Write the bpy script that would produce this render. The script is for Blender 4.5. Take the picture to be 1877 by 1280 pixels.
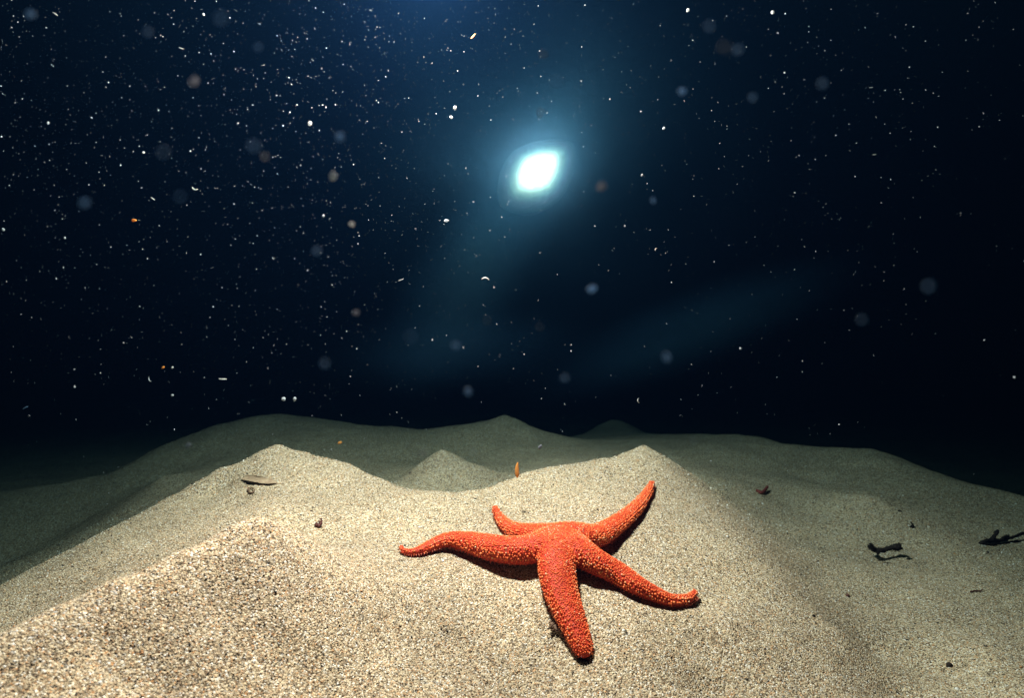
import bpy, bmesh, math, random
import numpy as np
from mathutils import Vector, Matrix, Quaternion, noise as mnoise

# ------------------------------------------------------------------ camera, world, light, exposure
for o in list(bpy.data.objects):
    bpy.data.objects.remove(o, do_unlink=True)
scene = bpy.context.scene
COL = scene.collection
H = 0.45                      # camera height (the sea bed lies about 0.2 m below)
FPX = 1118.0                  # focal length in pixels of the 1877 px wide photograph
cam_d = bpy.data.cameras.new('camera')
cam_d.sensor_width = 36.0
cam_d.lens = 36.0 * FPX / 1877.0
cam_d.clip_start = 0.01
cam_d.clip_end = 200.0
cam_d.dof.use_dof = True
cam_d.dof.focus_distance = 0.56
cam_d.dof.aperture_fstop = cam_d.lens / 1.9       # pupil 1.9 mm wide
cam = bpy.data.objects.new('camera', cam_d)
COL.objects.link(cam)
cam.location = (0, 0, H)
cam.rotation_euler = (math.radians(90), 0, 0)
scene.camera = cam

world = bpy.data.worlds.new('World')
scene.world = world
world.use_nodes = True
bg = world.node_tree.nodes['Background']
bg.inputs['Color'].default_value = (0.22, 0.50, 0.75, 1)     # night sea, next to no light from above
bg.inputs['Strength'].default_value = 0.02

strobe_d = bpy.data.lights.new('strobe', 'POINT')              # the photographer's flash, above and left of the lens
strobe_d.energy = 109.0
strobe_d.color = (1.0, 0.69, 0.61)
strobe_d.shadow_soft_size = 0.022
strobe = bpy.data.objects.new('strobe', strobe_d)
COL.objects.link(strobe)
strobe.location = (-0.075, 0.54, H + 0.36)

vs = scene.view_settings
vs.view_transform = 'Standard'
vs.look = 'None'
vs.exposure = 0.0
vs.gamma = 1.0
vs.use_curve_mapping = False
cy = scene.cycles
cy.use_denoising = True
cy.max_bounces = 6
cy.diffuse_bounces = 2
cy.volume_bounces = 0
cy.transparent_max_bounces = 8
cy.sample_clamp_indirect = 3.0
cy.use_light_tree = True

# ------------------------------------------------------------------ helpers
rng = np.random.default_rng(7)
R = random.Random(11)


def tag(o, label=None, cat=None, group=None, kind=None):
    if label: o['label'] = label
    if cat: o['category'] = cat
    if group: o['group'] = group
    if kind: o['kind'] = kind
    return o


def link(name, me, mat=None, parent=None, smooth=False):
    o = bpy.data.objects.new(name, me)
    COL.objects.link(o)
    if mat and not me.materials: me.materials.append(mat)
    if parent: o.parent = parent
    if smooth: me.polygons.foreach_set('use_smooth', [True] * len(me.polygons))
    return o


def mesh_np(name, verts, faces, k):
    """fast mesh from numpy: faces is (n, k)"""
    me = bpy.data.meshes.new(name)
    me.vertices.add(len(verts))
    me.vertices.foreach_set('co', np.asarray(verts, np.float32).ravel())
    n = len(faces)
    me.loops.add(n * k)
    me.loops.foreach_set('vertex_index', np.asarray(faces, np.int32).ravel())
    me.polygons.add(n)
    me.polygons.foreach_set('loop_start', np.arange(0, n * k, k, dtype=np.int32))
    me.update(calc_edges=True)
    return me


def px(u, v, d):
    """world point seen at photograph pixel (u, v) at depth d metres"""
    return np.array([(u - 938.5) / FPX * d, d, H - (v - 640.0) / FPX * d])


# ------------------------------------------------------------------ sea bed shape
def vnoise(x, y, seed):
    """smooth value noise"""
    xi, yi = np.floor(x).astype(np.int64), np.floor(y).astype(np.int64)
    xf, yf = x - xi, y - yi
    xf, yf = xf * xf * (3 - 2 * xf), yf * yf * (3 - 2 * yf)

    def h(a, b):
        n = (a * 374761393 + b * 668265263 + seed * 2147483647) & 0x7fffffff
        n = ((n ^ (n >> 13)) * 1274126177) & 0x7fffffff
        return ((n ^ (n >> 16)) & 0xffff) / 65535.0 - 0.5
    a, b, c, d = h(xi, yi), h(xi + 1, yi), h(xi, yi + 1), h(xi + 1, yi + 1)
    return (a * (1 - xf) + b * xf) * (1 - yf) + (c * (1 - xf) + d * xf) * yf


CREST = [   # sharp ripple crests: lists of (pixel x, pixel y, depth)
    [(-300, 1210, .52), (-100, 1125, .57), (0, 1075, .60), (100, 1022, .645), (250, 943, .70), (400, 863, .75), (475, 829, .78),
     (510, 814, .785), (560, 831, .775), (640, 853, .755), (700, 880, .735), (760, 900, .72), (850, 904, .71), (920, 882, .73), (1000, 857, .76),
     (1100, 846, .80), (1146, 831, .82), (1180, 814, .83), (1250, 880, .74), (1330, 955, .66), (1440, 1060, .57), (1540, 1160, .50)],
    [(-150, 1235, .28), (0, 1160, .31), (100, 1110, .33), (200, 1065, .35), (330, 1012, .38), (430, 963, .41), (480, 950, .42), (550, 970, .45)],
    [(750, 872, .98), (780, 845, 1.01), (810, 824, 1.03), (845, 840, 1.02), (880, 853, 1.0)],
    [(-200, 940, 1.15), (0, 905, 1.2), (100, 890, 1.22), (200, 868, 1.27), (300, 815, 1.35), (400, 780, 1.45), (480, 762, 1.55),
     (560, 764, 1.6), (680, 784, 1.6), (800, 793, 1.55), (872, 780, 1.5), (925, 760, 1.45), (972, 781, 1.42), (1040, 801, 1.38),
     (1100, 815, 1.3)],
    [(1060, 801, 1.85), (1125, 766, 1.9), (1195, 799, 1.8), (1300, 812, 1.7), (1385, 805, 1.6), (1440, 816, 1.3), (1520, 820, 1.25),
     (1600, 823, 1.2), (1660, 843, 1.15), (1740, 874, 1.08), (1877, 912, 1.0), (2050, 960, .95)],
    [(505, 830, .765), (492, 862, .72), (478, 900, .665), (470, 930, .60)],
    [(1590, 912, .9), (1650, 950, .84), (1720, 995, .77), (1800, 1030, .72), (1877, 1062, .68), (2000, 1110, .62)],
]
SLOPE = [   # flanks and troughs
    (1650, 1290, .455), (1320, 890, .95), (1400, 960, .83), (1440, 930, .93), (1500, 1010, .765), (1510, 1080, .625), (1600, 1100, .62), (1600, 1200, .515), (1700, 1240, .495),
    (1480, 880, 1.1), (1700, 930, .95), (1800, 960, .88), (1877, 1000, .80), (1720, 1090, .62), (1877, 1280, .43), (1800, 1180, .50),
    (1300, 1285, .42), (1072, 1222, .43), (938, 1290, .405), (1030, 1042, .50), (1280, 1112, .50), (735, 1024, .52), (907, 950, .62),
    (1195, 905, .68), (800, 950, .63), (600, 1000, .55), (600, 905, .68), (720, 1100, .45), (600, 1290, .362), (820, 1180, .44),
    (300, 980, .585), (400, 915, .715), (420, 940, .64), (230, 1040, .50), (100, 1110, .47), (-20, 1165, .45), (0, 1290, .288), (300, 1290, .315), (180, 1180, .325),
    (400, 1090, .372), (0, 1040, 1.0), (150, 960, 1.1), (300, 880, 1.2), (-300, 1040, 1.0), (505, 852, .98), (640, 880, .98),
    (850, 899, .93), (960, 858, 1.02), (1040, 850, 1.0), (810, 850, 1.25), (925, 800, 1.8), (480, 792, 2.1), (700, 806, 2.0), (700, 840, 1.25),
    (600, 832, 1.2), (450, 850, 1.2), (300, 872, 1.1), (1125, 802, 2.4), (1180, 850, 1.05), (1250, 850, 1.1), (1600, 850, 1.6), (1877, 930, 1.5),
    (1000, 830, 1.2), (1100, 930, .63), (1000, 910, .68), (1350, 1150, .47), (1180, 1180, .44), (500, 1100, .38),
]
ctrl = []
for line in CREST:
    for a, b in zip(line[:-1], line[1:]):
        A, B = px(*a), px(*b)
        n = max(1, int(np.hypot(*(B - A)[:2]) / 0.025))
        for k in range(n): ctrl.append(A + (B - A) * k / n)
    ctrl.append(px(*line[-1]))
n_crest = len(ctrl)
ctrl += [px(*p) for p in SLOPE]
n_slope = len(ctrl)
for li, (a, b, dist, drop) in ((0, (0, 18, .08, .055)), (1, (0, 7, .05, .032)), (2, (0, 5, .07, .035)), (3, (3, 13, .12, .06)), (4, (0, 5, .15, .06)), (4, (5, 12, .12, .06))):
    pts = np.array([px(*q) for q in CREST[li][a:b]])           # lee sides, steeper than the view
    tan = np.gradient(pts, axis=0)
    for P, T in zip(pts, tan):
        nrm = np.array([-T[1], T[0]]) / np.hypot(T[0], T[1])
        for m in (1.0, .45):
            ctrl.append(np.array([P[0] + nrm[0] * dist * m, P[1] + nrm[1] * dist * m, P[2] - drop * m]))
for p in [(0, .12, -.22), (0, -.4, -.24), (.5, 0, -.24), (-.5, .05, -.2), (-.9, .3, -.24), (.9, .3, -.26), (1.3, .7, -.28), (-1.3, .7, -.29),
          (-1.8, 1.6, -.3), (2, 1.5, -.3), (0, 3, -.33), (-1.5, 2.6, -.32), (1.5, 2.6, -.33), (3, 3, -.34), (-3, 3, -.34), (0, 5, -.36), (4, 0, -.3),
          (-4, 0, -.3), (0, -3, -.3), (5, 6, -.36), (-5, 6, -.36), (0, 12, -.4), (-10, 8, -.4), (10, 8, -.4), (10, -8, -.4), (-10, -8, -.4)]:
    ctrl.append(np.array([p[0], p[1], H + p[2]]))
ctrl = np.array(ctrl)
cxy = ctrl[:, :2]
POW = 1.0
Dm = np.sqrt(((cxy[:, None] - cxy[None]) ** 2).sum(-1) + 1e-6) ** POW
n = len(cxy)
Am = np.zeros((n + 1, n + 1))
Am[:n, :n] = -Dm
lam = np.full(n, 1e-4)
lam[n_crest:n_slope] = 3e-3      # the flanks may give way a little, the crests not
Am[:n, :n] += np.diag(lam)
Am[:n, n] = 1
Am[n, :n] = 1
wts = np.linalg.solve(Am, np.append(ctrl[:, 2], 0.0))


def sand(x, y):
    """height of the sea bed, metres"""
    x, y = np.atleast_1d(np.asarray(x, float)), np.atleast_1d(np.asarray(y, float))
    out = np.empty(len(x))
    for s in range(0, len(x), 20000):
        xs, ys = x[s:s + 20000], y[s:s + 20000]
        r2 = (xs[:, None] - cxy[None, :, 0]) ** 2 + (ys[:, None] - cxy[None, :, 1]) ** 2 + 5e-6
        out[s:s + 20000] = -(r2 ** (POW / 2)) @ wts[:n] + wts[n]
    d = np.hypot(x, y)
    out += 0.0055 * vnoise(x * 14 + y * 4, y * 17, 1) + 0.0030 * vnoise(x * 38 - y * 9, y * 44, 2) + 0.0013 * vnoise(x * 95, y * 105, 3)
    out += np.clip(d - 2.5, 0, 6) * 0.035 * (vnoise(x * .8 + 3, y * 1.1, 5) + .5 * vnoise(x * 2.1, y * 2.6, 6))
    return out


def axis(lo, hi, a, b, fine, grow):
    """grid coordinates, finely spaced between a and b and growing outwards"""
    mid = list(np.arange(a, b, fine))
    left, s, p = [], fine, a
    while p > lo:
        s *= grow; p -= s; left.append(p)
    right, s, p = [], fine, mid[-1]
    while p < hi:
        s *= grow; p += s; right.append(p)
    return np.array(left[::-1] + mid + right)


GX = axis(-13, 13, -.75, .85, .0046, 1.035)
GY = axis(-8, 15, .2, 1.15, .0044, 1.025)
XX, YY = np.meshgrid(GX, GY)
ZZ = sand(XX.ravel(), YY.ravel()).reshape(XX.shape)


def gz(x, y):
    """height on the built grid (bilinear), so that things rest on the mesh itself"""
    x, y = np.atleast_1d(np.asarray(x, float)), np.atleast_1d(np.asarray(y, float))
    i = np.clip(np.searchsorted(GX, x) - 1, 0, len(GX) - 2)
    j = np.clip(np.searchsorted(GY, y) - 1, 0, len(GY) - 2)
    tx, ty = (x - GX[i]) / (GX[i + 1] - GX[i]), (y - GY[j]) / (GY[j + 1] - GY[j])
    return (ZZ[j, i] * (1 - tx) + ZZ[j, i + 1] * tx) * (1 - ty) + (ZZ[j + 1, i] * (1 - tx) + ZZ[j + 1, i + 1] * tx) * ty


def gnormal(x, y, e=.006):
    nx, ny = (gz(x - e, y) - gz(x + e, y)) / (2 * e), (gz(x, y - e) - gz(x, y + e)) / (2 * e)
    v = np.stack([nx, ny, np.ones_like(nx)], -1)
    return v / np.linalg.norm(v, axis=-1, keepdims=True)


def on_sand(u, v, lift=0.0, lo=.2, hi=3.0):
    """point of the sea bed (raised by lift) seen at photograph pixel (u, v)"""
    d = np.arange(lo, hi, .001)
    p = np.stack([(u - 938.5) / FPX * d, d, H - (v - 640.0) / FPX * d], -1)
    hit = np.nonzero(p[:, 2] <= gz(p[:, 0], p[:, 1]) + lift)[0]
    return p[hit[0]] if len(hit) else p[-1]


# ------------------------------------------------------------------ materials
def new_mat(name):
    m = bpy.data.materials.new(name)
    m.use_nodes = True
    nt = m.node_tree
    b = nt.nodes['Principled BSDF']
    return m, nt, b


GRAIN_RAMP = [(0.0, (.02, .018, .016)), (.05, (.035, .03, .025)), (.08, (.20, .14, .09)), (.22, (.27, .20, .125)), (.36, (.44, .335, .21)), (.52, (.56, .45, .29)),
              (.70, (.66, .56, .39)), (.82, (.50, .25, .10)), (.87, (.60, .50, .36)), (.94, (.80, .74, .62)), (1.0, (.86, .83, .77))]


def ramp(nt, stops, interp='LINEAR'):
    r = nt.nodes.new('ShaderNodeValToRGB')
    r.color_ramp.interpolation = interp
    e = r.color_ramp.elements
    e[0].position, e[0].color = stops[0][0], (*stops[0][1], 1)
    e[1].position, e[1].color = stops[-1][0], (*stops[-1][1], 1)
    for p, c in stops[1:-1]:
        x = e.new(p)
        x.color = (*c, 1)
    return r


def patches(nt, colour_out):
    """slow drift between paler and greyer sand"""
    tc = nt.nodes.new('ShaderNodeNewGeometry')
    nz = nt.nodes.new('ShaderNodeTexNoise')
    nz.inputs['Scale'].default_value = 9
    nz.inputs['Detail'].default_value = 5
    nt.links.new(tc.outputs['Position'], nz.inputs['Vector'])
    rp = ramp(nt, [(.36, (.82, .82, .83)), (.62, (1.0, 1.0, 1.0))])
    nt.links.new(nz.outputs['Fac'], rp.inputs['Fac'])
    mx = nt.nodes.new('ShaderNodeMix')
    mx.data_type = 'RGBA'
    mx.blend_type = 'MULTIPLY'
    mx.inputs['Factor'].default_value = 1
    nt.links.new(colour_out, mx.inputs['A'])
    nt.links.new(rp.outputs['Color'], mx.inputs['B'])
    return mx.outputs['Result']


def sand_material():
    m, nt, b = new_mat('sand')
    L = nt.links.new
    geo = nt.nodes.new('ShaderNodeNewGeometry')
    vor = nt.nodes.new('ShaderNodeTexVoronoi')
    vor.inputs['Scale'].default_value = 1050
    L(geo.outputs['Position'], vor.inputs['Vector'])
    sep = nt.nodes.new('ShaderNodeSeparateColor')
    L(vor.outputs['Color'], sep.inputs['Color'])
    r = ramp(nt, GRAIN_RAMP)
    L(sep.outputs['Red'], r.inputs['Fac'])
    vor2 = nt.nodes.new('ShaderNodeTexVoronoi')       # coarser dark and pale grains that still show far away
    vor2.inputs['Scale'].default_value = 600
    L(geo.outputs['Position'], vor2.inputs['Vector'])
    sep2 = nt.nodes.new('ShaderNodeSeparateColor')
    L(vor2.outputs['Color'], sep2.inputs['Color'])
    r2 = ramp(nt, [(0, (.25, .25, .27)), (.12, (.5, .5, .5)), (.2, (1, 1, 1)), (.85, (1, 1, 1)), (1, (1.4, 1.38, 1.3))])
    L(sep2.outputs['Green'], r2.inputs['Fac'])
    mx = nt.nodes.new('ShaderNodeMix')
    mx.data_type = 'RGBA'; mx.blend_type = 'MULTIPLY'
    mx.inputs['Factor'].default_value = .75
    L(r.outputs['Color'], mx.inputs['A'])
    L(r2.outputs['Color'], mx.inputs['B'])
    L(patches(nt, mx.outputs['Result']), b.inputs['Base Color'])
    b.inputs['Roughness'].default_value = .9
    b.inputs['Specular IOR Level'].default_value = .15
    bump = nt.nodes.new('ShaderNodeBump')
    bump.inputs['Strength'].default_value = .9
    bump.inputs['Distance'].default_value = .0007
    bump.invert = True
    L(vor.outputs['Distance'], bump.inputs['Height'])
    bump2 = nt.nodes.new('ShaderNodeBump')
    bump2.inputs['Strength'].default_value = .6
    bump2.inputs['Distance'].default_value = .0009
    bump2.invert = True
    L(vor2.outputs['Distance'], bump2.inputs['Height'])
    L(bump.outputs['Normal'], bump2.inputs['Normal'])
    L(bump2.outputs['Normal'], b.inputs['Normal'])
    return m


def grain_material():
    m, nt, b = new_mat('sand_grain')
    at = nt.nodes.new('ShaderNodeAttribute')
    at.attribute_name = 'tone'
    r = ramp(nt, GRAIN_RAMP)
    nt.links.new(at.outputs['Fac'], r.inputs['Fac'])
    nt.links.new(patches(nt, r.outputs['Color']), b.inputs['Base Color'])
    b.inputs['Roughness'].default_value = .55
    b.inputs['Specular IOR Level'].default_value = .3
    return m


def plain(name, col, col2=None, scale=300, rough=.7, spec=.25, bump=0.0, sss=0.0):
    m, nt, b = new_mat(name)
    geo = nt.nodes.new('ShaderNodeNewGeometry')
    nz = nt.nodes.new('ShaderNodeTexNoise')
    nz.inputs['Scale'].default_value = scale
    nz.inputs['Detail'].default_value = 6
    nt.links.new(geo.outputs['Position'], nz.inputs['Vector'])
    r = ramp(nt, [(.35, col), (.65, col2 or tuple(c * .6 for c in col))])
    nt.links.new(nz.outputs['Fac'], r.inputs['Fac'])
    nt.links.new(r.outputs['Color'], b.inputs['Base Color'])
    b.inputs['Roughness'].default_value = rough
    b.inputs['Specular IOR Level'].default_value = spec
    if bump:
        bp = nt.nodes.new('ShaderNodeBump')
        bp.inputs['Strength'].default_value = 1
        bp.inputs['Distance'].default_value = bump
        nt.links.new(nz.outputs['Fac'], bp.inputs['Height'])
        nt.links.new(bp.outputs['Normal'], b.inputs['Normal'])
    if sss:
        b.inputs['Subsurface Weight'].default_value = sss
        b.inputs['Subsurface Radius'].default_value = (.004, .0012, .0006)
        b.inputs['Subsurface Scale'].default_value = 1
    return m


def gel(name, col, thru=.6):
    """drifting organic matter: light passes through it"""
    m = plain(name, col, tuple(c * .8 for c in col), 900, .8)
    nt = m.node_tree
    b = nt.nodes['Principled BSDF']
    tr = nt.nodes.new('ShaderNodeBsdfTranslucent')
    nt.links.new(b.inputs['Base Color'].links[0].from_socket, tr.inputs['Color'])
    mx = nt.nodes.new('ShaderNodeMixShader')
    mx.inputs['Fac'].default_value = thru
    nt.links.new(b.outputs['BSDF'], mx.inputs[1])
    nt.links.new(tr.outputs['BSDF'], mx.inputs[2])
    nt.links.new(mx.outputs['Shader'], nt.nodes['Material Output'].inputs['Surface'])
    return m


M_SAND, M_GRAIN = sand_material(), grain_material()
M_SKIN = plain('starfish_skin', (.54, .046, .014), (.40, .027, .010), 420, .6, .25, .0009)
M_BEAD, _nt, _b = new_mat('starfish_tubercle')
_at = _nt.nodes.new('ShaderNodeAttribute')
_at.attribute_name = 'tone'
_rp = ramp(_nt, [(0, (.50, .045, .014)), (.35, (.84, .13, .032)), (.65, (.94, .215, .058)), (.88, (.95, .33, .13)), (1, (.95, .60, .38))])
_nt.links.new(_at.outputs['Fac'], _rp.inputs['Fac'])
_nt.links.new(_rp.outputs['Color'], _b.inputs['Base Color'])
_b.inputs['Roughness'].default_value = .5
_b.inputs['Specular IOR Level'].default_value = .3
M_FRINGE = plain('starfish_fringe', (.62, .15, .09), (.50, .10, .06), 260, .6, .25)
M_PALE = plain('pale_flake', (.86, .84, .78), (.70, .68, .62), 900, .6)
M_BLUISH = gel('bluish_floc', (.24, .37, .52), .7)
M_BEIGE = gel('beige_flake', (.40, .45, .48), .5)
M_PINK = gel('pinkish_floc', (.34, .36, .41), .6)
M_ORANGE = gel('orange_fibre', (.92, .45, .12), .5)
M_GREY = gel('grey_floc', (.20, .25, .29), .6)
M_FLAKE = gel('white_flake', (.62, .64, .64), .5)
M_CLING = plain('clinging_sand', (.80, .66, .48), (.60, .46, .32), 900, .7)
M_BROWN = plain('dead_weed', (.20, .125, .08), (.09, .05, .03), 500, .7, .25, .0004)
M_TAN = plain('tan_weed', (.42, .32, .21), (.26, .17, .11), 260, .7, .25, .0005)
M_DARK = plain('dark_weed', (.012, .009, .008), (.024, .017, .013), 400, .8, .15, .0005)
M_RED = plain('red_weed', (.22, .045, .035), (.13, .025, .022), 400, .7)
M_WINE = plain('wine_red_weed', (.13, .04, .03), (.06, .02, .016), 400, .6)
M_BLACK = plain('lamp_housing', (.012, .012, .013), (.02, .02, .022), 80, .5, .4)

# ------------------------------------------------------------------ the sea bed
nx_, ny_ = len(GX), len(GY)
idx = np.arange(nx_ * ny_).reshape(ny_, nx_)
quads = np.stack([idx[:-1, :-1], idx[:-1, 1:], idx[1:, 1:], idx[1:, :-1]], -1).reshape(-1, 4)
seabed = link('seabed', mesh_np('seabed', np.stack([XX.ravel(), YY.ravel(), ZZ.ravel()], -1), quads, 4), M_SAND, smooth=True)
tag(seabed, 'pale coarse sand sea bed heaped into sharp ripples', kind='structure')


def sand_grains():
    """loose coarse grains on the nearer ripples, joined into one object"""
    pts, size = [], []
    for (y0, y1, sp, k) in ((.2, .36, .00120, .46), (.36, .50, .00140, .54), (.50, .72, .0019, .66), (.72, 1.0, .0034, .95)):
        xs, ys = np.meshgrid(np.arange(-1.0, 1.0, sp), np.arange(y0, y1, sp))
        xs, ys = xs.ravel(), ys.ravel()
        xs = xs + rng.uniform(-.5, .5, len(xs)) * sp
        ys = ys + rng.uniform(-.5, .5, len(ys)) * sp
        keep = (np.abs(xs) < .90 * ys + .05)
        xs, ys = xs[keep], ys[keep]
        pts.append(np.stack([xs, ys], -1))
        size.append(np.full(len(xs), k))
    p, k = np.concatenate(pts), np.concatenate(size)
    z = gz(p[:, 0], p[:, 1])
    N = len(p)
    nrm = gnormal(p[:, 0], p[:, 1])
    s = k * np.clip(rng.lognormal(math.log(.00088), .30, N), .0004, .0024)
    base = np.array([(1, 0, 0), (0, 1, 0), (-1, 0, 0), (0, -1, 0), (0, 0, 1), (0, 0, -1)], float)
    V = base[None] * (1 + rng.uniform(-.35, .35, (N, 6, 1))) + rng.uniform(-.22, .22, (N, 6, 3))
    a = rng.uniform(0, 2 * math.pi, N)
    t = rng.uniform(-.7, .7, N)
    ca, sa, ct, st = np.cos(a), np.sin(a), np.cos(t), np.sin(t)
    V[:, :, 2] *= .75
    X, Y, Z = V[..., 0], V[..., 1], V[..., 2]
    Y, Z = Y * ct[:, None] - Z * st[:, None], Y * st[:, None] + Z * ct[:, None]
    X, Y = X * ca[:, None] - Y * sa[:, None], X * sa[:, None] + Y * ca[:, None]
    V = np.stack([X, Y, Z], -1) * s[:, None, None]
    C = np.stack([p[:, 0], p[:, 1], z], -1) + nrm * (s * rng.uniform(-.35, .3, N))[:, None]
    V += C[:, None]
    F = np.array([(0, 1, 4), (1, 2, 4), (2, 3, 4), (3, 0, 4), (1, 0, 5), (2, 1, 5), (3, 2, 5), (0, 3, 5)])
    faces = (np.arange(N)[:, None, None] * 6 + F[None]).reshape(-1, 3)
    me = mesh_np('sand_grains', V.reshape(-1, 3), faces, 3)
    tone = me.attributes.new('tone', 'FLOAT', 'POINT')
    tone.data.foreach_set('value', np.repeat(rng.uniform(0, 1, N), 6).astype(np.float32))
    o = link('sand_grains', me, M_GRAIN)
    tag(o, 'loose cream, tan and black sand grains covering the near ripples', 'sand', kind='stuff')
    print('grains', N)


sand_grains()
# ------------------------------------------------------------------ mesh builders
def catmull(pts, n):
    """smooth curve through pts (rows of any width), n samples"""
    P = np.asarray(pts, float)
    P = np.vstack([2 * P[0] - P[1], P, 2 * P[-1] - P[-2]])
    out = []
    m = len(P) - 3
    for t in np.linspace(0, m - 1e-9, n):
        i = int(t)
        f = t - i
        a, b, c, d = P[i], P[i + 1], P[i + 2], P[i + 3]
        out.append(.5 * (2 * b + (c - a) * f + (2 * a - 5 * b + 4 * c - d) * f * f + (3 * b - a - 3 * c + d) * f ** 3))
    return np.array(out)


def tube_data(C, RW, RH, seg=14, up=(0, 0, 1), rough=0.0, seed=0):
    """tube along C with half width RW and half height RH; returns verts, faces, side and up frames"""
    C = np.asarray(C, float)
    T = np.gradient(C, axis=0)
    T /= np.linalg.norm(T, axis=1, keepdims=True) + 1e-12
    U0 = np.array(up, float)
    S = np.cross(T, U0)
    S /= np.linalg.norm(S, axis=1, keepdims=True) + 1e-9
    for i in range(1, len(S)):                       # keep the frame from flipping where the line turns upright
        if S[i] @ S[i - 1] < 0: S[i] = -S[i]
    U = np.cross(S, T)
    th = np.arange(seg) * 2 * math.pi / seg
    r = np.random.default_rng(seed)
    V = []
    for i in range(len(C)):
        k = 1 + rough * r.uniform(-1, 1, seg)
        V.append(C[i] + (np.cos(th) * RW[i] * k)[:, None] * S[i] + (np.sin(th) * RH[i] * k)[:, None] * U[i])
    V = np.concatenate(V)
    F = []
    for i in range(len(C) - 1):
        for j in range(seg):
            k = (j + 1) % seg
            F.append((i * seg + j, i * seg + k, (i + 1) * seg + k, (i + 1) * seg + j))
    a, b = len(V), len(V) + 1
    V = np.vstack([V, C[0] - T[0] * RH[0] * .4, C[-1] + T[-1] * RH[-1] * .6])
    for j in range(seg):
        k = (j + 1) % seg
        F.append((a, k, j))
        F.append((b, (len(C) - 1) * seg + j, (len(C) - 1) * seg + k))
    return V, F, S, U


def join_data(parts):
    V, F, o = [], [], 0
    for v, f in parts:
        V.append(np.asarray(v, float))
        F += [tuple(i + o for i in q) for q in f]
        o += len(v)
    return np.concatenate(V), F


def mesh_any(name, V, F, smooth=True):
    me = bpy.data.meshes.new(name)
    me.from_pydata([tuple(v) for v in V], [], [tuple(f) for f in F])
    me.update()
    if smooth: me.polygons.foreach_set('use_smooth', [True] * len(me.polygons))
    return me


def ico(sub=1):
    bm = bmesh.new()
    bmesh.ops.create_icosphere(bm, subdivisions=sub, radius=1)
    bm.verts.ensure_lookup_table()
    V = np.array([v.co[:] for v in bm.verts])
    F = np.array([[v.index for v in f.verts] for f in bm.faces])
    bm.free()
    return V, F


ICO1, ICO2, ICO3 = ico(1), ico(2), ico(3)


def lump(sx, sy, sz, seed, rough=.3, src=ICO2):
    """uneven rounded lump about the origin"""
    V = src[0].copy()
    off = Vector((seed * 3.7, seed * 1.3, seed * .9))
    k = np.array([1 + rough * (mnoise.noise(Vector(v) * 1.3 + off) + .5 * mnoise.noise(Vector(v) * 3.1 + off)) for v in V])
    V = V * k[:, None] * np.array([sx, sy, sz])
    r = random.Random(seed)
    q = Quaternion((r.gauss(0, 1), r.gauss(0, 1), r.gauss(0, 1), r.gauss(0, 1))).normalized().to_matrix()
    return V @ np.array(q), src[1]


def scatter_mesh(name, C, S, src, Nrm=None, flat=None):
    """many small copies of src at C with size S in one mesh, optionally flattened along Nrm"""
    V0, F0 = src
    N = len(C)
    V = np.repeat(V0[None], N, 0) * np.asarray(S)[:, None, None]
    V = V + np.asarray(C)[:, None]
    F = (np.arange(N)[:, None, None] * len(V0) + F0[None]).reshape(-1, 3)
    me = mesh_np(name, V.reshape(-1, 3), F, 3)
    me.polygons.foreach_set('use_smooth', [True] * len(me.polygons))
    return me


# ------------------------------------------------------------------ the starfish
# each arm: (pixel x, pixel y, half width in pixels, gap under the arm in millimetres)
ARMS = {
    'left': [(1022, 990, 34, 7), (984, 1005, 33, 8), (944, 1010, 31, 6), (898, 1004, 28, 4.5), (858, 994, 22, 4), (825, 990, 17, 4.5), (796, 998, 12.5, 4),
             (771, 1009, 9.5, 2.5), (750, 1013, 7, 2), (738, 1008, 4.6, 4), (735, 1001, 3, 7)],
    'back_left': [(1018, 986, 32, 7), (985, 982, 26, 5), (955, 976, 20, 2), (932, 966, 14, 1.5), (918, 952, 9.5, 4), (910, 938, 6.5, 9), (907, 929, 4.2, 13)],
    'back_right': [(1028, 986, 34, 7), (1060, 985, 33, 6), (1090, 984, 26, 2), (1116, 971, 21.5, 1), (1143, 952, 17, 1), (1166, 931, 13, 1), (1184, 908, 9, 1.5),
                   (1193, 892, 6.5, 3), (1195, 884, 4.5, 6)],
    'right': [(1028, 990, 34, 7), (1058, 1010, 33, 8), (1090, 1030, 29, 6), (1126, 1049, 25.5, 3), (1162, 1071, 22, 2), (1195, 1088, 18, 1), (1228, 1101, 14, .8),
              (1256, 1100, 10.5, 1), (1270, 1093, 7.5, 3), (1275, 1083, 5, 7)],
    'front': [(1024, 990, 34, 7), (1020, 1012, 31, 8), (1021, 1048, 32, 5), (1030, 1090, 29.5, 2), (1046, 1132, 26, 1), (1060, 1166, 21.5, .5), (1069, 1190, 18, .5),
              (1073, 1203, 12, 1.5)],
}
FLAT = .74           # height of an arm against its width


def jig(C, i, r):
    """a point of the arm's line, shifted a little along it"""
    return C[i] + (C[min(i + 1, len(C) - 1)] - C[max(i - 1, 0)]) * r.uniform(-.5, .5) + r.normal(0, .0002, 3)


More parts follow.
